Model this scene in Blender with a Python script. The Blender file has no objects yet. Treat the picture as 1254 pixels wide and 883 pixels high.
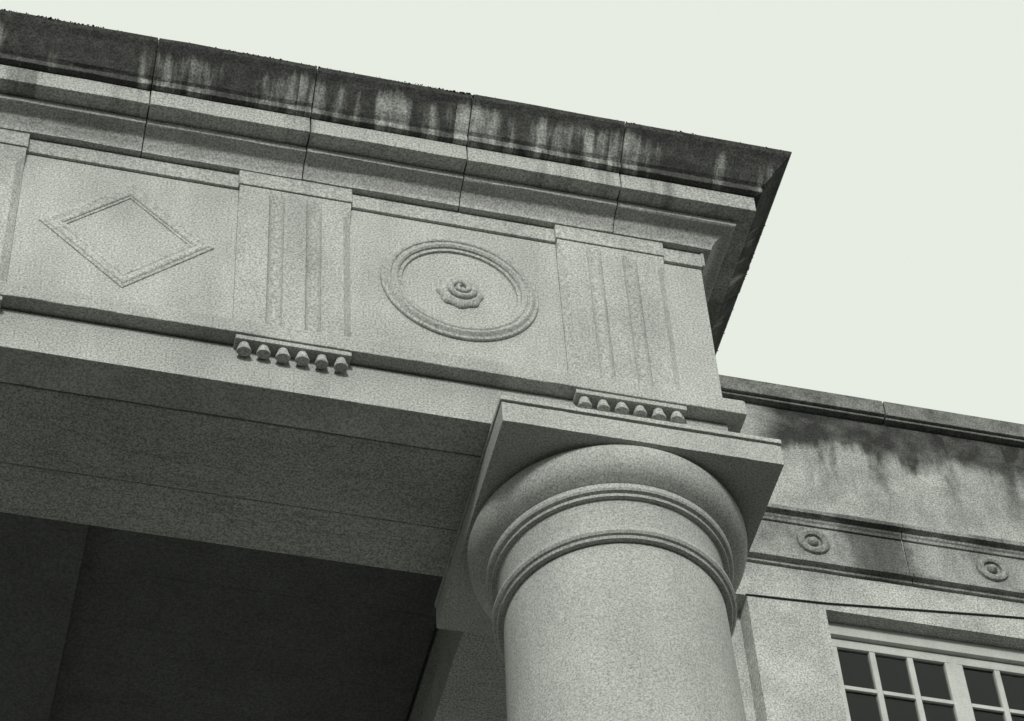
import bpy, bmesh, math, random
from mathutils import Vector, Matrix
random.seed(7)
S = bpy.context.scene
C = S.collection

# ------------------------------------------------------------------ camera, sky, sun, exposure
Z0 = 9.51                                    # underside of the architrave above the ground
cam = bpy.data.cameras.new('camera'); camo = bpy.data.objects.new('camera', cam); C.objects.link(camo)
yaw, pitch, roll = 0.30339, 0.88813, 0.07721
fwd = Vector((math.sin(yaw)*math.cos(pitch), math.cos(yaw)*math.cos(pitch), math.sin(pitch)))
rgt = Vector((math.cos(yaw), -math.sin(yaw), 0)); dwn = -rgt.cross(fwd)
r2 = math.cos(roll)*rgt + math.sin(roll)*dwn
d2 = -math.sin(roll)*rgt + math.cos(roll)*dwn
M = Matrix((r2, -d2, -fwd)).transposed().to_4x4()
M.translation = Vector((-2.4620, -6.4463, Z0-7.9101))
camo.matrix_world = M
cam.sensor_width = 36; cam.lens = 36*3418.3/1254; cam.clip_start = .1; cam.clip_end = 3000
S.camera = camo

SUN_EL, SUN_AZ = math.radians(18), math.radians(-14)   # az from -Y (street side) towards -X
sv = Vector((math.sin(SUN_AZ)*math.cos(SUN_EL), -math.cos(SUN_AZ)*math.cos(SUN_EL), math.sin(SUN_EL)))
sun = bpy.data.lights.new('sun', 'SUN'); sun.energy = 2.3; sun.angle = math.radians(9); sun.color = (1, .985, .95)
suno = bpy.data.objects.new('sun', sun); C.objects.link(suno)
suno.rotation_euler = sv.to_track_quat('Z', 'Y').to_euler(); suno.location = (-10, -20, 30)

W = bpy.data.worlds.new('World'); S.world = W; W.use_nodes = True
nt = W.node_tree; nt.nodes.clear()
sky = nt.nodes.new('ShaderNodeTexSky'); sky.sky_type = 'NISHITA'; sky.sun_disc = False
sky.sun_elevation = SUN_EL; sky.sun_rotation = math.atan2(sv.x, sv.y)
bw = nt.nodes.new('ShaderNodeRGBToBW'); nt.links.new(sky.outputs[0], bw.inputs[0])
mx = nt.nodes.new('ShaderNodeMix'); mx.data_type = 'RGBA'; mx.inputs[0].default_value = .93   # thick bright overcast
nt.links.new(bw.outputs[0], mx.inputs[6]); mx.inputs[7].default_value = (8.5, 9.0, 8.15, 1)
bg = nt.nodes.new('ShaderNodeBackground'); bg.inputs[1].default_value = .1
nt.links.new(mx.outputs[2], bg.inputs[0])
wo = nt.nodes.new('ShaderNodeOutputWorld'); nt.links.new(bg.outputs[0], wo.inputs[0])
S.view_settings.view_transform = 'Standard'; S.view_settings.look = 'None'
S.view_settings.exposure = 0; S.view_settings.gamma = 1

# ------------------------------------------------------------------ materials
TINT = (.975, 1.0, .95)
def g(v): return (v*TINT[0], v*TINT[1], v*TINT[2], 1)

class N:
    def __init__(s, name):
        s.m = bpy.data.materials.new(name); s.m.use_nodes = True; s.t = s.m.node_tree
        s.b = s.t.nodes['Principled BSDF']
        s.pos = s.t.nodes.new('ShaderNodeNewGeometry').outputs['Position']
    def n(s, typ, **kw):
        o = s.t.nodes.new(typ)
        for k, v in kw.items(): setattr(o, k, v)
        return o
    def l(s, a, b): s.t.links.new(a, b)
    def scaled(s, vec):
        v = s.n('ShaderNodeVectorMath', operation='MULTIPLY'); s.l(s.pos, v.inputs[0]); v.inputs[1].default_value = vec
        return v.outputs[0]
    def noise(s, vec, scale=1., detail=3., rough=.55):
        o = s.n('ShaderNodeTexNoise'); s.l(s.scaled(vec) if not hasattr(vec, 'node') else vec, o.inputs['Vector'])
        o.inputs['Scale'].default_value = scale; o.inputs['Detail'].default_value = detail; o.inputs['Roughness'].default_value = rough
        return o.outputs[0]
    def mr(s, x, a, b, c, d, smooth=False):
        o = s.n('ShaderNodeMapRange'); s.l(x, o.inputs[0])
        if smooth: o.interpolation_type = 'SMOOTHSTEP'
        for i, v in enumerate((a, b, c, d)): o.inputs[i+1].default_value = v
        return o.outputs[0]
    def ma(s, op, a, b=None):
        o = s.n('ShaderNodeMath', operation=op)
        for i, v in enumerate((a, b)):
            if v is None: continue
            if hasattr(v, 'node'): s.l(v, o.inputs[i])
            else: o.inputs[i].default_value = v
        return o.outputs[0]
    def mix(s, f, a, b):
        o = s.n('ShaderNodeMix', data_type='RGBA')
        if hasattr(f, 'node'): s.l(f, o.inputs[0])
        else: o.inputs[0].default_value = f
        for i, v in ((6, a), (7, b)):
            if hasattr(v, 'node'): s.l(v, o.inputs[i])
            else: o.inputs[i].default_value = v
        return o.outputs[2]
    def mul(s, col, f):
        o = s.n('ShaderNodeVectorMath', operation='SCALE'); s.l(col, o.inputs[0]); s.l(f, o.inputs[3]); return o.outputs[0]
    def xyz(s):
        o = s.n('ShaderNodeSeparateXYZ'); s.l(s.pos, o.inputs[0]); return o.outputs
    def run(s):
        x = s.xyz()
        front = s.ma('LESS_THAN', s.ma('ADD', s.ma('SUBTRACT', x[0], .401), x[1]), 0.)
        u = s.ma('ADD', s.ma('MULTIPLY', x[0], front), s.ma('MULTIPLY', s.ma('ADD', x[1], 5.3), s.ma('SUBTRACT', 1., front)))
        o = s.n('ShaderNodeCombineXYZ'); s.l(u, o.inputs[0]); s.l(x[2], o.inputs[2])
        return u, o.outputs[0]
    def vs(s, v, k):
        o = s.n('ShaderNodeVectorMath', operation='MULTIPLY'); s.l(v, o.inputs[0]); o.inputs[1].default_value = k
        return o.outputs[0]
    def grain(s, col, amt=.3, scale=95):
        f = s.noise((1, 1, 1), scale*1.35, 1, .5)
        oi = s.n('ShaderNodeObjectInfo').outputs['Random']
        return s.mul(s.mul(col, s.mr(f, .30, .70, 1-amt, 1+amt)), s.mr(oi, 0, 1, .965, 1.035))
    def done(s, col, rough=.9, bump=.25, bscale=60):
        s.l(col, s.b.inputs['Base Color']); s.b.inputs['Roughness'].default_value = rough
        s.b.inputs['Specular IOR Level'].default_value = .2
        if bump:
            b = s.n('ShaderNodeBump'); b.inputs['Strength'].default_value = bump; b.inputs['Distance'].default_value = .004
            s.l(s.noise((1, 1, 1), bscale, 4, .6), b.inputs['Height']); s.l(b.outputs[0], s.b.inputs['Normal'])
        return s.m

def stone(name, base=.40, blot=.20, grain=.38, gscale=95, vstreak=.12):
    n = N(name)
    f = n.mr(n.noise((1, 1, 1), 1.7, 5, .6), .3, .7, 1-blot, 1+blot)
    v = n.mr(n.noise((7, 7, .9), 1., 3, .6), .35, .75, 1+vstreak*.5, 1-vstreak)
    c = n.mix(0., g(base), g(base))
    c = n.mul(n.mul(c, f), v)
    return n.done(n.grain(c, grain, gscale))

def stone_crown():
    # old weathering crust on the top moulding, washed paler below the joints
    n = N('weathered_crown_stone'); x = n.xyz()
    u, rv = n.run()
    s1 = n.noise(n.vs(rv, (13, 1, 2.2)), 1., 4, .6)
    s2 = n.noise(n.vs(rv, (1.3, 1, .6)), 1., 3, .6)
    fr = n.ma('FRACT', n.ma('DIVIDE', n.ma('ADD', u, 1.92+6.5+.09), .6517))
    near = n.ma('MULTIPLY', n.ma('MULTIPLY', n.mr(fr, .0, .30, .24, .0, True), n.mr(n.noise(n.vs(rv, (1.55, 1, .01)), 1., 1, .5), .40, .60, .15, 1)), n.mr(x[0], .25, .3, 1, 0))
    mid = n.mr(n.ma('ABSOLUTE', n.ma('SUBTRACT', x[0], -.25)), .25, .9, .055, -.03, True)
    near = n.ma('ADD', near, mid)
    big = n.mr(s2, .3, .7, -.12, .13)
    k = n.ma('ADD', n.ma('ADD', s1, near), big)
    # streaks start below the lip
    lip = n.mr(x[2], Z0+1.60, Z0+1.668, 0, .24, True)
    k = n.ma('SUBTRACT', k, lip)
    f = n.mr(k, .47, .72, 0, .9, True)
    c = n.mix(f, g(.07), g(.44))
    c = n.mul(c, n.mr(n.noise((1, 1, 1), 18, 4, .65), .3, .7, .7, 1.35))
    return n.done(n.grain(c, .42, 95), .95, .6, 35)

def stone_corona():
    n = N('weathered_corona_stone'); x = n.xyz()
    u, rv = n.run()
    s1 = n.noise(n.vs(rv, (6, 1, .5)), 1., 4, .65)
    s3 = n.noise(n.vs(rv, (1.1, 1, .4)), 1.3, 2, .5)
    f = n.mr(n.ma('ADD', s1, n.mr(s3, .3, .7, -.13, .15)), .50, .68, 0, .72, True)
    c = n.mix(f, g(.40), g(.12))
    c = n.mul(c, n.mr(n.noise((1, 1, 1), 2, 4, .6), .3, .7, .88, 1.12))
    return n.done(n.grain(c, .42, 95))

def stone_parapet():
    # wing wall: soot below the coping with runs trailing down from it
    n = N('stained_wing_wall'); x = n.xyz()
    d = n.ma('SUBTRACT', Z0+6.69, x[2])                       # distance below the coping
    run = n.noise((3.2, 1, .16), 1., 4, .6)
    edge = n.noise((6, 1, 5), 1., 4, .6)
    wob = n.mr(run, .40, .78, .25, .56)
    reach = n.ma('ADD', wob, n.mr(edge, .3, .7, .08, .20))
    xw = n.ma('ADD', x[0], n.mr(n.noise((3, 1, 2.2), 1., 3, .6), .3, .7, -.07, .07))
    drips = None
    for cx, wd, am in ((3.20, .085, .55), (3.30, .05, .35), (3.64, .085, .85), (4.1, .06, .3), (4.62, .12, .5), (5.9, .1, .6)):
        e = n.ma('POWER', 2.718, n.ma('MULTIPLY', n.ma('POWER', n.ma('ABSOLUTE', n.ma('DIVIDE', n.ma('SUBTRACT', xw, cx), wd)), 2.), -1.))
        drip = n.ma('MULTIPLY', n.ma('MULTIPLY', e, n.mr(d, .15, am+.75, 1.15, 0)), n.mr(n.noise((7, 1, 3), 1., 4, .65), .32, .56, .35, 1)); drips = drip if drips is None else n.ma('MAXIMUM', drips, drip)
    f = n.mr(n.ma('SUBTRACT', reach, d), -.09, .16, 0, 1, True)
    left = n.mr(n.ma('ADD', x[0], n.mr(n.noise((1, 1, 4), 1., 3, .6), .3, .7, -.12, .12)), 2.75, 3.02, .25, 1, True)
    f = n.ma('MULTIPLY', f, left)
    f = n.ma('MULTIPLY', f, n.mr(n.noise((1, 1, 1), 7, 4, .65), .25, .7, 1.1, .82))
    run2 = n.mr(n.noise((4, 1, .25), 1.7, 4, .6), .44, .74, 0, .62, True)
    run2 = n.ma('MULTIPLY', run2, n.mr(d, 1.3, .3, .25, 1, True))
    low = n.ma('MULTIPLY', n.mr(n.noise((1.2, 1, 1.6), 1.6, 4, .65), .42, .68, 0, .62, True), n.mr(n.ma('ABSOLUTE', n.ma('SUBTRACT', d, 1.42)), .42, .18, 0, 1, True))
    f = n.ma('MAXIMUM', n.ma('MAXIMUM', n.ma('MAXIMUM', f, drips), run2), low)
    grime = n.ma('MULTIPLY', n.mr(n.noise((2.2, 1, 1.3), 1.5, 5, .65), .34, .66, .05, .40), n.mr(x[2], Z0+5.5, Z0+5.7, 0, 1))
    f = n.ma('MAXIMUM', f, grime)
    c = n.mix(f, g(.43), g(.04))
    c = n.mul(c, n.mr(n.noise((1, 1, 1), 2.6, 6, .7), .32, .68, .72, 1.14))
    return n.done(n.grain(c, .42, 62))

def stone_trim():
    # mouldings and medallion frieze of the wing: soot in broad soft runs
    n = N('sooty_wing_moulding'); x = n.xyz()
    k = n.noise((1.3, 1, .9), 1.5, 5, .65)
    bl = n.ma('POWER', 2.718, n.ma('MULTIPLY', n.ma('POWER', n.ma('ABSOLUTE', n.ma('DIVIDE', n.ma('SUBTRACT', x[0], 3.40), .26)), 2.), -1.))
    f = n.mr(n.ma('ADD', k, n.ma('MULTIPLY', bl, .16)), .38, .66, 0, .9, True)
    c = n.mix(f, g(.30), g(.075))
    c = n.mul(c, n.mr(n.noise((9, 9, 1.5), 1., 4, .6), .3, .7, .75, 1.15))
    return n.done(n.grain(c, .42, 62))

def stone_coping():
    n = N('lichened_coping_stone')
    f = n.mr(n.noise((1, 1, 1), 7, 5, .7), .38, .66, 0, .85)
    c = n.mix(f, g(.20), g(.07))
    return n.done(n.grain(c, .4, 60), .95, .5, 30)

def soffit():
    # underside of the beams: water marks and long hairline cracks running with the bed
    n = N('soffit_limestone')
    c = n.mix(0., g(.36), g(.36))
    c = n.mul(c, n.mr(n.noise((1, 1, 1), 1.5, 5, .65), .3, .7, .80, 1.22))
    k = n.noise((.55, 6, 3), 1.3, 5, .55)
    c = n.mul(c, n.mr(n.ma('ABSOLUTE', n.ma('SUBTRACT', k, .5)), 0, .014, .78, 1))
    return n.done(n.grain(c, .45, 95))

def plain(name, v, rough=.6, grain=.15, scale=60, bump=.1):
    n = N(name); c = n.mix(0., g(v), g(v))
    c = n.mul(c, n.mr(n.noise((1, 1, 1), 5, 4, .6), .3, .7, .88, 1.12))
    return n.done(n.grain(c, grain, scale), rough, bump)

m_stone = stone('pale_limestone')
m_soffit = soffit()
m_column = stone('column_limestone', .385, .12, .34, 110, .08)
m_crown = stone_crown(); m_corona = stone_corona(); m_wing = stone_parapet(); m_coping = stone_coping()
m_wingtrim = stone_trim()
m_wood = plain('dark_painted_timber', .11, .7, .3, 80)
m_white = plain('white_window_paint', .46, .5, .1, 60)
m_cable = plain('black_cable_sheath', .03, .6, .1)
m_ground = plain('street_asphalt', .048, .95, .3, 9, .3)
m_lichen = plain('black_lichen', .09, 1., .4, 90, .3)
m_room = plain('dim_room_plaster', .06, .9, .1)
def glass():
    n = N('window_glass'); t = n.t; t.nodes.remove(n.b)
    tr = n.n('ShaderNodeBsdfTransparent'); tr.inputs[0].default_value = (.75, .78, .75, 1)
    gl = n.n('ShaderNodeBsdfGlossy'); gl.inputs['Roughness'].default_value = .06
    fr = n.n('ShaderNodeFresnel'); fr.inputs[0].default_value = 1.45
    mxs = n.n('ShaderNodeMixShader'); n.l(fr.outputs[0], mxs.inputs[0]); n.l(tr.outputs[0], mxs.inputs[1]); n.l(gl.outputs[0], mxs.inputs[2])
    n.l(mxs.outputs[0], t.nodes['Material Output'].inputs[0])
    return n.m
m_glass = glass()

# ------------------------------------------------------------------ mesh helpers
def obj(name, bm, mat, parent=None, bevel=0., smooth=None, label=None):
    bmesh.ops.recalc_face_normals(bm, faces=bm.faces[:])
    me = bpy.data.meshes.new(name); bm.to_mesh(me); bm.free(); me.materials.append(mat)
    o = bpy.data.objects.new(name, me); C.objects.link(o)
    if smooth is not None:
        me.polygons.foreach_set('use_smooth', [True]*len(me.polygons))
        me.set_sharp_from_angle(angle=math.radians(smooth))
    if parent: o.parent = parent; o.matrix_parent_inverse = Matrix.Identity(4); o.location = -parent.matrix_world.translation if parent.parent is None else Vector((0, 0, 0))
    if bevel:
        b = o.modifiers.new('edge_wear', 'BEVEL'); b.width = bevel; b.segments = 2; b.limit_method = 'ANGLE'; b.angle_limit = math.radians(35)
    if label: o['label'] = label
    return o
def thing(name, label, cat, loc, group=None):
    o = bpy.data.objects.new(name, None); C.objects.link(o); o.location = loc; o.matrix_world = Matrix.Translation(loc)
    o['label'] = label; o['category'] = cat; o.empty_display_size = .2
    if group: o['group'] = group
    return o
def box(bm, x0, x1, y0, y1, z0, z1):
    v = [bm.verts.new((x, y, z+Z0)) for x in (x0, x1) for y in (y0, y1) for z in (z0, z1)]
    for f in ((0,1,3,2),(4,6,7,5),(0,4,5,1),(2,3,7,6),(0,2,6,4),(1,5,7,3)): bm.faces.new([v[i] for i in f])
def boxes(*bs):
    bm = bmesh.new()
    for b in bs: box(bm, *b)
    return bm
def worn(bm, cuts, amp, seed=0.):
    # split a block's faces and knock small chips out of its arrises
    from mathutils import noise as mn
    sharp = [e for e in bm.edges]
    r = bmesh.ops.subdivide_edges(bm, edges=sharp, cuts=cuts, use_grid_fill=True)
    bm.normal_update()
    for v in bm.verts:
        ns = [f.normal for f in v.link_faces]
        if max((a-ns[0]).length for a in ns) < .5: continue
        m = Vector((0, 0, 0))
        for a in ns: m += a
        k = mn.noise(v.co*4.1+Vector((seed, 0, 0)))*.45+mn.noise(v.co*19+Vector((0, seed, 0)))*.6
        v.co -= m.normalized()*amp*max(0, k+.12)
    return bm
def lathe(prof, cx, cy, seg=128):
    """closed surface of revolution about the vertical through cx, cy"""
    bm = bmesh.new(); rings = []
    for r, z in prof: rings.append([bm.verts.new((cx+r*math.cos(2*math.pi*i/seg), cy+r*math.sin(2*math.pi*i/seg), z+Z0)) for i in range(seg)])
    for a, b in zip(rings, rings[1:]):
        for i in range(seg): bm.faces.new((a[i], a[(i+1) % seg], b[(i+1) % seg], b[i]))
    bm.faces.new(rings[0]); bm.faces.new(rings[-1])
    return bm
XR = .401                                      # right-hand face of the entablature
def F(u, o, z): return (u, -o, z+Z0)           # street face: u along x, o outwards
def E_(u, o, z): return (XR+o, u, z+Z0)        # end face: u along y, o outwards
def face_lathe(fn, u, z, prof, seg=72, rot=0., bm=None, mod=None):
    """revolved about an axis standing out from a face; prof = (radius, out)"""
    bm = bm or bmesh.new(); rings = []
    for r, o in prof:
        ring = []
        for i in range(seg):
            a = 2*math.pi*i/seg+rot; rr = r*(mod(a, r) if mod else 1)
            ring.append(bm.verts.new(fn(u+rr*math.cos(a), o, z+rr*math.sin(a))))
        rings.append(ring)
    for a, b in zip(rings, rings[1:]):
        for i in range(seg): bm.faces.new((a[i], a[(i+1) % seg], b[(i+1) % seg], b[i]))
    return bm, rings
def prism(fn, plan, z0, z1, bm=None):
    bm = bm or bmesh.new()
    a = [bm.verts.new(fn(u, o, z0)) for u, o in plan]; b = [bm.verts.new(fn(u, o, z1)) for u, o in plan]
    n = len(plan)
    for i in range(n): bm.faces.new((a[i], a[(i+1) % n], b[(i+1) % n], b[i]))
    bm.faces.new(a); bm.faces.new(b)
    return bm
def sweep(prof, path, bm=None, wear=.0018):
    """closed profile (out, z) swept along plan points (x, y, nx, ny)"""
    bm = bm or bmesh.new(); secs = []
    pth = [path[0]]
    for p, q in zip(path, path[1:]):                    # intermediate sections so that the arrises waver a little
        n = max(1, int((abs(q[0]-p[0])+abs(q[1]-p[1]))/.11))
        flat = (0, -1) if abs(p[1]-q[1]) < 1e-6 else (1, 0)
        for k in range(1, n): pth.append((p[0]+(q[0]-p[0])*k/n, p[1]+(q[1]-p[1])*k/n)+flat)
        pth.append(q)
    for x, y, nx, ny in pth: secs.append([bm.verts.new((x+o*nx, y+o*ny, z+Z0)) for o, z in prof])
    if wear:
        for s_ in secs:
            for v in s_:
                v.co += Vector((0, random.gauss(0, wear*.6), random.gauss(0, wear*.5)))
    n = len(prof)
    for a, b in zip(secs, secs[1:]):
        for i in range(n): bm.faces.new((a[i], a[(i+1) % n], b[(i+1) % n], b[i]))
    bm.faces.new(secs[0]); bm.faces.new(secs[-1])
    return bm

# ------------------------------------------------------------------ ground
gb = bmesh.new()
vs = [gb.verts.new((x, y, 0)) for x, y in ((-900, -900), (900, -900), (900, 900), (-900, 900))]; gb.faces.new(vs)
go = obj('ground', gb, m_ground); go['kind'] = 'structure'

# ------------------------------------------------------------------ portico entablature
XL, YB = -4.6, 4.9
YC = .40
P = thing('portico_entablature', 'projecting classical stone portico entablature carved with roundel and lozenge, stained cornice on top', 'entablature', (-1.3, .4, Z0))
def part(name, bm, mat, parent=None, **k): return obj(name, bm, mat, parent or P, **k)

# architrave: a street beam and a return beam, each of slabs with an open joint along the soffit
T = .214
part('architrave_slab', worn(boxes((XL, .4, 0, .165, 0, T)), 110, .007, 3.), m_stone, bevel=.0025)
part('architrave_slab', boxes((XL, .4-.165-.006, .171, .5502, .0005, T)), m_soffit, bevel=.005)
part('architrave_slab', boxes((XL, -.395, .551, .80, 0, .42)), m_soffit, bevel=.005)
part('architrave_slab', boxes((.4-.165, .4, .173, YB-.003, 0, T)), m_soffit, bevel=.005)
part('architrave_slab', boxes((-.398, .4-.173, .553, 2.1, .002, T), (-.398, .4-.173, 2.106, YB-.003, .0, T)), m_soffit, bevel=.005)
part('architrave_core', boxes((XL, .385, .02, .79, T+.003, 1.30), (-.385, .385, .792, YB-.004, T+.003, 1.30), (XL+.01, .38, .168, .60, .03, T+.001)), m_soffit)

# taenia
tp = [(-.12, .222), (.062, .222), (.062, .300), (.05, .312), (-.12, .312)]
part('taenia', sweep(tp, [(XL, 0, 0, -1), (XR, 0, 1, -1), (XR, YB-.005, 1, 0)]), m_stone, bevel=.004)

def triglyph(fn, u):
    h = .225; d = .030; gl, w = .028, .031
    def plan(k):
        e = (1-k)*(d-.004)
        p = [(u-h, -.02), (u-h, .004+e), (u-h+w, d)]
        for c in (-.075, .075):
            p += [(u+c-w, d)]+[(u+c-w*math.cos(math.pi*q/8), d-.027*k*math.sin(math.pi*q/8)) for q in range(1, 8)]+[(u+c+w, d)]
        return p+[(u+h-w, d), (u+h, .004+e), (u+h, -.02)]
    bm = bmesh.new(); secs = []
    for z, k in ((.314, .75), (.345, 1), (1.085, 1), (1.135, .6), (1.165, .15), (1.18, 0), (1.203, 0)):
        secs.append([bm.verts.new(fn(a, o, z)) for a, o in plan(k)])
    for a, b in zip(secs, secs[1:]):
        for i in range(len(a)): bm.faces.new((a[i], a[(i+1) % len(a)], b[(i+1) % len(a)], b[i]))
    bm.faces.new(secs[0]); bm.faces.new(secs[-1])
    part('triglyph', bm, m_stone, smooth=30)
    rg = part('regula', prism(fn, [(u-.219, -.01), (u-.219, .055), (u+.219, .055), (u+.219, -.01)], .197, .2205), m_stone, bevel=.003)
    for k in range(6):
        ws = random.uniform(.93, 1.05); wz = random.uniform(-.004, .004)
        gu = u-.219+.0365+k*.073; bm = bmesh.new(); rings = []
        for r, z in ((.018, .196), (.0195, .186), (.028, .158), (.025, .153)):
            rings.append([bm.verts.new(fn(gu+r*ws*math.cos(a*math.pi/10)*random.uniform(.97, 1.02), .029+r*ws*.9*math.sin(a*math.pi/10), z+(wz if z < .19 else 0))) for a in range(20)])
        for a, b in zip(rings, rings[1:]):
            for i in range(20): bm.faces.new((a[i], a[(i+1) % 20], b[(i+1) % 20], b[i]))
        bm.faces.new(rings[0]); bm.faces.new(rings[-1])
        part('gutta', bm, m_stone, rg, smooth=50)

def petal(a, r): return 1+.05*math.cos(8*a) if r > .05 else 1
def metope(fn, u0, u1, motif):
    uc = (u0+u1)/2
    mp = part('metope', prism(fn, [(u0+.001, -.05), (u0+.001, 0), (u1-.001, 0), (u1-.001, -.05)], .314, 1.203), m_stone)
    ring = [(.232, -.004), (.234, .010), (.242, .012), (.248, .010), (.250, .018), (.258, .024), (.268, .024), (.274, .019), (.278, .019), (.282, .025), (.290, .027), (.298, .023), (.302, .016), (.308, .013), (.316, .013), (.319, .009), (.319, -.004)]
    if motif == 'roundel':
        bm, _ = face_lathe(fn, uc+.012, .792, ring, 96); part('roundel_ring', bm, m_stone, mp, smooth=35)
        bm, rs = face_lathe(fn, uc+.012, .765, [(.092, -.004), (.091, .008), (.080, .016), (.062, .020), (.030, .022), (.006, .023)], 72, mod=petal)
        bm.faces.new(rs[-1]); rings = []                       # a coil lying on the petals
        for q in range(61):
            t = q/60; a = 2.2-t*4.1*math.pi; rr = .056*(1-t)**.8+.005; tr = .015*min(1, .35+5*t)*(1-.35*t)
            cu_, cz_, co_ = uc+.012+rr*math.cos(a), .768+rr*math.sin(a), .020+.014*t
            ring_ = []
            for w in range(8):
                b = w*math.pi/4; ring_.append(bm.verts.new(fn(cu_+tr*math.cos(b)*math.cos(a), co_+tr*math.sin(b), cz_+tr*math.cos(b)*math.sin(a))))
            rings.append(ring_)
        for p_, q_ in zip(rings, rings[1:]):
            for w in range(8): bm.faces.new((p_[w], p_[(w+1) % 8], q_[(w+1) % 8], q_[w]))
        bm.faces.new(rings[0]); bm.faces.new(rings[-1])
        part('rosette', bm, m_stone, mp, smooth=50)
    else:
        lo = [(r*1.06 if r > .28 else r, o*.45) for r, o in ring]
        bm, _ = face_lathe(fn, uc, .790, lo, 4); part('lozenge_frame', bm, m_stone, mp)

tc = [-3.9, -2.6, -1.302, 0.003]
for u in tc: triglyph(F, u)
for i, (a, b) in enumerate(zip(tc, tc[1:])): metope(F, a+.225, b-.225, ('roundel', 'lozenge')[i % 2])
metope(F, XL, tc[0]-.225, 'none') if False else part('frieze_end', prism(F, [(XL, -.05), (XL, 0), (tc[0]-.226, 0), (tc[0]-.226, -.05)], .314, 1.203), m_stone)
tcy = [YC, YC+1.3, YC+2.6, YC+3.9]
part('frieze_corner', boxes((tc[-1]+.226, XR, 0, tcy[0]-.226, .314, 1.203)), m_stone, bevel=.004)
for u in tcy: triglyph(E_, u)
for i, (a, b) in enumerate(zip(tcy, tcy[1:])): metope(E_, a+.225, b-.225, ('roundel', 'lozenge')[i % 2])

# frieze band, breaking forward over each triglyph
pts = [(XL, .013)]
for u in tc: pts += [(u-.230, .013), (u-.230, .036), (u+.230, .036), (u+.230, .013)]
plan = [(XL, -.1)]+pts+[(XR+.012, .013), (XR+.012, -.1)]
bm = prism(F, plan, 1.207, 1.296)
part('frieze_band', bm, m_stone, bevel=.004)
pts = [(.0, .013)]
for u in tcy: pts += [(u-.230, .013), (u-.230, .036), (u+.230, .036), (u+.230, .013)]
pts[0] = (-.02, .013)
part('frieze_band', prism(E_, [(-.02, -.0)]+pts+[(YB-.005, .013), (YB-.005, 0)], 1.2065, 1.2955), m_stone, bevel=.004)

# cornice stones: bed moulding, corona and crown, all jointed on the same lines
bed = [(-.16, 1.299), (.040, 1.299), (.043, 1.312), (.048, 1.322), (.056, 1.333), (.064, 1.343), (.071, 1.352), (.078, 1.358), (.088, 1.363), (.100, 1.366), (.112, 1.368), (.121, 1.369), (.128, 1.372), (.130, 1.378), (.130, 1.398), (-.16, 1.398)]
cor = [(-.16, 1.401), (.203, 1.401), (.203, 1.497), (-.16, 1.497)]
crw = [(-.16, 1.500), (.210, 1.500), (.229, 1.503), (.233, 1.526), (.226, 1.530), (.228, 1.536), (.243, 1.546), (.264, 1.570), (.289, 1.602), (.316, 1.632), (.337, 1.652), (.346, 1.668), (.338, 1.677), (-.16, 1.690)]
jx = [.020-.6493*k for k in range(8)]
jy = [.42+.65*k for k in range(7)]
GAP = .0026
def runs():
    xs = jx[::-1]
    for a, b in zip([XL]+xs[1:], xs[1:]+[jx[0]]): yield [(a+GAP, 0, 0, -1), (b-GAP, 0, 0, -1)]
    yield [(jx[0]+GAP, 0, 0, -1), (XR, 0, 1, -1), (XR, jy[0]-GAP, 1, 0)]
    for a, b in zip(jy, jy[1:]+[YB-.01]): yield [(XR, a+GAP, 1, 0), (XR, b-GAP, 1, 0)]
def jit(path, s):
    a, b = random.uniform(-s, s), random.uniform(-s, s)*.4
    return lambda prof: [(o+a if o > 0 else o, z) for o, z in prof]
for p in runs():
    if abs(p[-1][0]-p[0][0])+abs(p[-1][1]-p[0][1]) < .1: continue
    part('bed_mould_stone', sweep(jit(p, .0015)(bed), p), m_stone, smooth=25)
    part('corona_stone', sweep(jit(p, .0025)(cor), p), m_corona, bevel=.003)
    part('crown_stone', sweep(jit(p, .003)(crw), p), m_crown, bevel=.004)
ccore = [(-.45, 1.31), (.02, 1.315), (.03, 1.33), (.10, 1.385), (.13, 1.425), (.18, 1.425), (.18, 1.525), (.20, 1.545), (.25, 1.585), (.30, 1.635), (.330, 1.660), (.330, 1.673), (-.45, 1.673)]
part('cornice_core', sweep(ccore, [(XL+.01, 0, 0, -1), (XR, 0, 1, -1), (XR, YB-.02, 1, 0)]), m_soffit)
part('portico_roof', boxes((XL+.01, XR-.30, .30, YB-.02, 1.58, 1.670)), m_soffit)

# crust of lichen and moss along the crown's top arris: nobody could count it
bm = bmesh.new()
def tuft(x, y, z, r):
    n = 5; top = bm.verts.new((x+random.uniform(-.5, .5)*r, y+random.uniform(-.5, .5)*r, z+Z0+r*random.uniform(.3, 1.0)))
    vs = [bm.verts.new((x+r*math.cos(2*math.pi*i/n)*random.uniform(.7, 1.3), y+r*math.sin(2*math.pi*i/n)*random.uniform(.7, 1.3), z+Z0-r*.5)) for i in range(n)]
    for i in range(n): bm.faces.new((vs[i], vs[(i+1) % n], top))
from mathutils import noise as mn
def patch(t): return max(0., mn.noise(Vector((t*2.3, 3.1, 0)))+.12+.7*mn.noise(Vector((t*9., .7, 0))))
for k in range(5200):
    t = random.uniform(XL, XR+.34); w = patch(t)
    if random.random() < .10+.5*w: tuft(t, -.346+abs(random.gauss(0, .010)), 1.671+random.uniform(-.004, .003), random.uniform(.0015, 0.003+.005*w))
for k in range(2600):
    t = random.uniform(-.34, 3.2); w = patch(t+20)
    if random.random() < .12+w: tuft(XR+.346-abs(random.gauss(0, .010)), t, 1.671, random.uniform(.0015, 0.003+.005*w))
lo = part('lichen_crust', bm, m_lichen); lo['kind'] = 'stuff'

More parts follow.
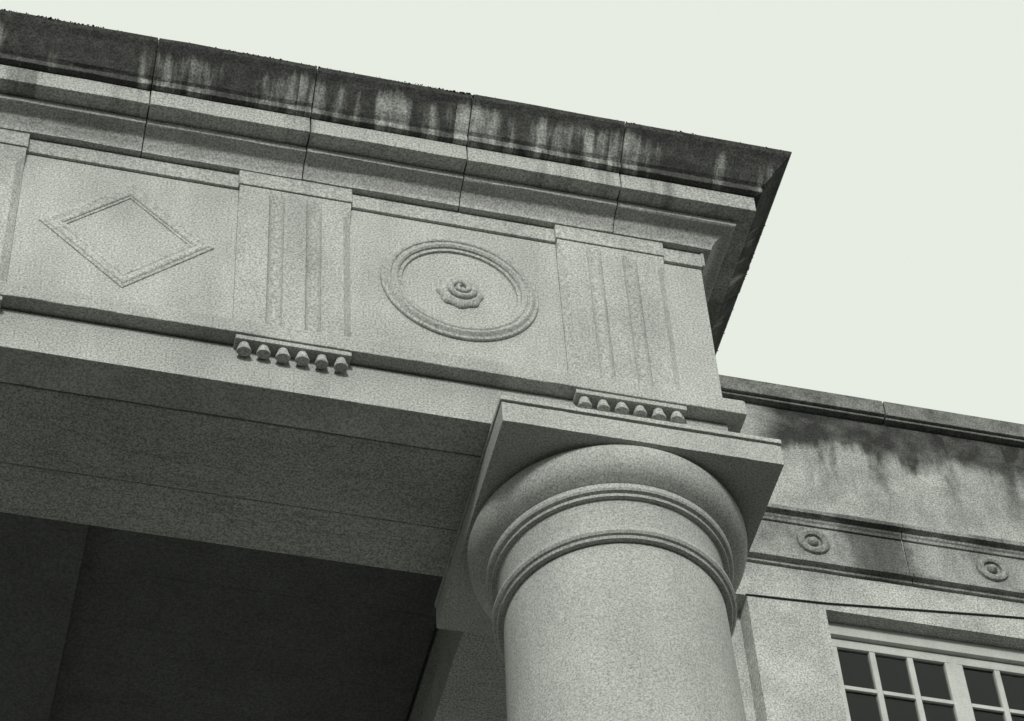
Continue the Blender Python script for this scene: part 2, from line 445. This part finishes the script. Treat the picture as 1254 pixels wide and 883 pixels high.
# porch ceiling inside the beams: joists and dark boards
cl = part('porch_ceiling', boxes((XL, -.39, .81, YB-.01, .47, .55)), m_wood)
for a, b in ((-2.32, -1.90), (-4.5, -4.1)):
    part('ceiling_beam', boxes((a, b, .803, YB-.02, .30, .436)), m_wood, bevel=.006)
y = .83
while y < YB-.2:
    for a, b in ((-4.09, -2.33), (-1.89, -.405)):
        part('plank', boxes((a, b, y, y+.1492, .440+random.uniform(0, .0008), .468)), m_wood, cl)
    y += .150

# ------------------------------------------------------------------ column
K = thing('column', 'massive round stone column with square abacus under the corner of the portico', 'column', (0, YC, 0)); K['kind'] = 'thing'
def kp(name, bm, mat=m_column, **k): return obj(name, bm, mat, K, **k)
A = .54
kp('abacus', worn(boxes((-A, A, YC-A, YC+A, -.142, -.036)), 40, .007), bevel=.0025)
kp('abacus_fillet', boxes((-A+.022, A-.022, YC-A+.022, YC+A-.022, -.0361, -.025), (-A-.004, A+.004, YC-A-.004, YC+A+.004, -.0249, -.0015)), bevel=.003)
ech = [(.40, -.143), (.518, -.143), (.528, -.152), (.532, -.166), (.532, -.182), (.530, -.200), (.525, -.220), (.516, -.240), (.502, -.258), (.484, -.272), (.466, -.282), (.455, -.2895), (.40, -.2895)]
kp('echinus', lathe(ech, 0, YC, 160), smooth=60)
kp('annulet', lathe([(.40, -.2901), (.461, -.2901), (.466, -.297), (.466, -.318), (.461, -.326), (.448, -.330), (.446, -.342), (.40, -.342)], 0, YC, 160), smooth=30)
kp('necking', lathe([(.40, -.3425), (.428, -.3425), (.424, -.36), (.423, -.490), (.40, -.490)], 0, YC, 160), smooth=40)
kp('astragal', lathe([(.40, -.4905), (.436, -.4905), (.440, -.500), (.437, -.506), (.447, -.510), (.454, -.520), (.454, -.532), (.447, -.542), (.438, -.545), (.434, -.556), (.40, -.556)], 0, YC, 160), smooth=30)
def rad(z): t = min(1, max(0, (-.55-z)/8.2)); return .412+.115*(1-(1-t)**1.4)
zs = [-.5565, -2.4, -3.9, -5.4, -6.9, -8.75]
for a, b in zip(zs, zs[1:]):
    n = 8; pr = [(.30, a-.0006)]
    pr += [(rad(a)-.0008, a-.0006), (rad(a), a-.0016)]
    pr += [(rad(a+(b-a)*k/n), a+(b-a)*k/n) for k in range(1, n)]
    pr += [(rad(b)-.0008, b+.0008), (.30, b+.0005)]
    kp('shaft_drum', lathe(pr, 0, YC, 160), smooth=40)
kp('base_torus', lathe([(.4, -8.751), (.56, -8.751), (.60, -8.80), (.64, -8.86), (.65, -8.93), (.63, -9.02), (.58, -9.06), (.4, -9.06)], 0, YC), smooth=40)
kp('plinth', boxes((-.7, .7, YC-.7, YC+.7, -Z0-.05, -9.061)), bevel=.01)

# ------------------------------------------------------------------ wing building behind
YW = 4.9
B = thing('wing_building', 'taller stone building wing behind the portico with sooty parapet and paned windows', 'building', (5, YW, 0))
def wp(name, bm, mat, parent=None, **k): return obj(name, bm, mat, parent or B, **k)
WX0, WX1 = -7., 11.
OX0, OX1, OZ0, OZ1 = 3.034, 5.63, 2.75, 4.697          # window opening
RX, RZ = 2.515, 4.722                                  # recess beside the bay
wall = wp('wall', boxes((WX0, WX1, YW, YW+.5, OZ1, 6.689) if False else (OX0, OX1, YW, YW+.5, OZ1+.0, 5.0), (WX0, RX, YW+.165, YW+.5, -Z0-.02, RZ), (RX, OX0, YW, YW+.5, -Z0-.02, 5.0), (OX1, WX1, YW, YW+.5, -Z0-.02, 5.0),
                  (OX0, OX1, YW, YW+.5, -Z0-.02, OZ0-.09), (WX0, RX, YW, YW+.5, RZ, 5.0), (WX0, WX1, YW, YW+.5, 5.0, 6.69)), m_wing)
wp('back_wall', boxes((WX0, WX1, 12.5, 12.8, -Z0-.02, 6.6), (WX0, WX0+.3, YW+.5, 12.5, -Z0-.02, 6.6), (WX1-.3, WX1, YW+.5, 12.5, -Z0-.02, 6.6)), m_wing)
wp('roof', boxes((WX0, WX1, YW+.5, 12.5, 6.2, 6.35)), m_soffit)
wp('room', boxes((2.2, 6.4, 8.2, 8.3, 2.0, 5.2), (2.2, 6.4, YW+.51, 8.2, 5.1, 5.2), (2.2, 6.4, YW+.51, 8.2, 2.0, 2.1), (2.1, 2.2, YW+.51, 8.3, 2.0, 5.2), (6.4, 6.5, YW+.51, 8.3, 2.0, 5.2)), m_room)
fn = lambda u, o, z: (u, YW-o, z+Z0)
x = 3.735-1.25*9
while x < WX1-.2:
    x1 = min(WX1, x+1.25)
    wp('coping_stone', boxes((x+.005, x1-.005, YW-.075+random.uniform(-.003, .003), YW+.56, 6.692, 6.838+random.uniform(-.003, .003)), (x+.005, x1-.005, YW-.05, YW+.5, 6.67, 6.691)), m_coping, bevel=.006)
    x += 1.25
mo1 = [(-.05, 5.625), (.018, 5.622), (.034, 5.606), (.036, 5.585), (.058, 5.572), (.070, 5.560), (.070, 5.528), (.030, 5.520), (.028, 5.500), (.018, 5.490), (.016, 5.468), (-.05, 5.455)]
mo2 = [(-.05, 5.150), (.014, 5.148), (.016, 5.128), (.030, 5.120), (.050, 5.108), (.064, 5.098), (.064, 5.066), (.026, 5.060), (.022, 5.040), (-.05, 5.034)]
for nm, pr in (('string_moulding', mo1), ('string_moulding', mo2)):
    x = 3.67-2.48*5
    while x < WX1-.1:
        x1 = min(WX1, x+2.48)
        wp(nm, sweep(pr, [(x+.003, YW, 0, -1), (x1-.003, YW, 0, -1)]), m_wingtrim, bevel=.003)
        x += 2.48
x = 3.67-1.24*8; k = 0
while x < WX1-.2:
    pn = wp('frieze_panel', boxes((x+.005, min(x+1.235, WX1), YW-.012, YW+.1, 5.1525, 5.453)), m_wingtrim, bevel=.004)
    if x+.6 < WX1:
        bm, _ = face_lathe(lambda u, o, z: (u, YW-.012-o, z+Z0), x+.60, 5.305, [(.060, -.003), (.062, .020), (.075, .030), (.092, .030), (.108, .020), (.112, -.003)], 40)
        wp('roundel', bm, m_wingtrim, pn, smooth=40)
        bm, rs = face_lathe(lambda u, o, z: (u, YW-.012-o, z+Z0), x+.60, 5.305, [(.036, -.003), (.034, .018), (.020, .034), (.006, .038)], 24)
        bm.faces.new(rs[-1]); wp('boss', bm, m_wingtrim, pn, smooth=60)
    x += 1.24

# windows: a run of sashes under one head, mullions between
YS = YW+.135
sill = wp('window_sill', boxes((OX0-.06, OX1+.06, YW-.06, YW+.3, OZ0-.088, OZ0)), m_wing, bevel=.006)
fr = wp('window_frame', boxes((OX0, OX1, YS-.035, YS+.12, OZ1-.105, OZ1-.001), (OX0, OX0+.045, YS-.033, YS+.12, OZ0+.001, OZ1-.106), (OX1-.045, OX1, YS-.033, YS+.12, OZ0+.001, OZ1-.106)), m_white, bevel=.004)
sash_x = [3.127+.843*i for i in range(3)]
for i in range(2):
    a = sash_x[i]+.723+.036; wp('mullion', boxes((a, a+.048, YS+.001, YS+.12, OZ0+.002, OZ1-.1065)), m_white, bevel=.004)
PW, MW, RH = .215, .039, .335
for sx in sash_x:
    wdw = wp('window', boxes((sx-.046, sx+.769, YS, YS+.045, 4.517, OZ1-.1065), (sx-.046, sx+.769, YS, YS+.045, OZ0+.003, OZ0+.09), (sx-.046, sx, YS, YS+.045, OZ0+.0905, 4.5165), (sx+.723, sx+.769, YS, YS+.045, OZ0+.0905, 4.5165)), m_white, bevel=.004)
    for j in (1, 2):
        a = sx+j*PW+(j-1)*MW; wp('muntin', boxes((a, a+MW, YS+.002, YS+.043, OZ0+.091, 4.516)), m_white, wdw, bevel=.004)
    z = 4.517
    while z-RH > OZ0+.05:
        for j in range(3):
            a = sx+j*(PW+MW); wp('pane', boxes((a-.004, a+PW+.004, YS+.020, YS+.024, z-RH, z)), m_glass, wdw)
            if z-RH-.03 > OZ0+.1: wp('muntin', boxes((a+.001, a+PW-.001, YS+.003, YS+.042, z-RH-.03, z-RH)), m_white, wdw)
        z -= RH+.03

# ------------------------------------------------------------------ cable strung along the wing
pp = [Vector((x, y, z+Z0)) for x, y, z in ((RX-.01, YW-.004, 4.722), (2.60, YW-.007, 4.725), (2.75, YW-.008, 4.731), (3.05, YW-.008, 4.748), (3.6, YW-.008, 4.806), (4.2, YW-.008, 4.868), (4.9, YW-.008, 4.935), (6.2, YW-.004, 5.02))]
bm = bmesh.new(); rings = []
for q in pp: rings.append([bm.verts.new(q+Vector((0, .0062*math.cos(a*math.pi/4), .0062*math.sin(a*math.pi/4)))) for a in range(8)])
for a, b in zip(rings, rings[1:]):
    for i in range(8): bm.faces.new((a[i], a[(i+1) % 8], b[(i+1) % 8], b[i]))
bm.faces.new(rings[0]); bm.faces.new(rings[-1])
co = obj('cable', bm, m_cable, smooth=60)
co['label'] = 'thin black cable strung along the pale wall just above the window'; co['category'] = 'cable'
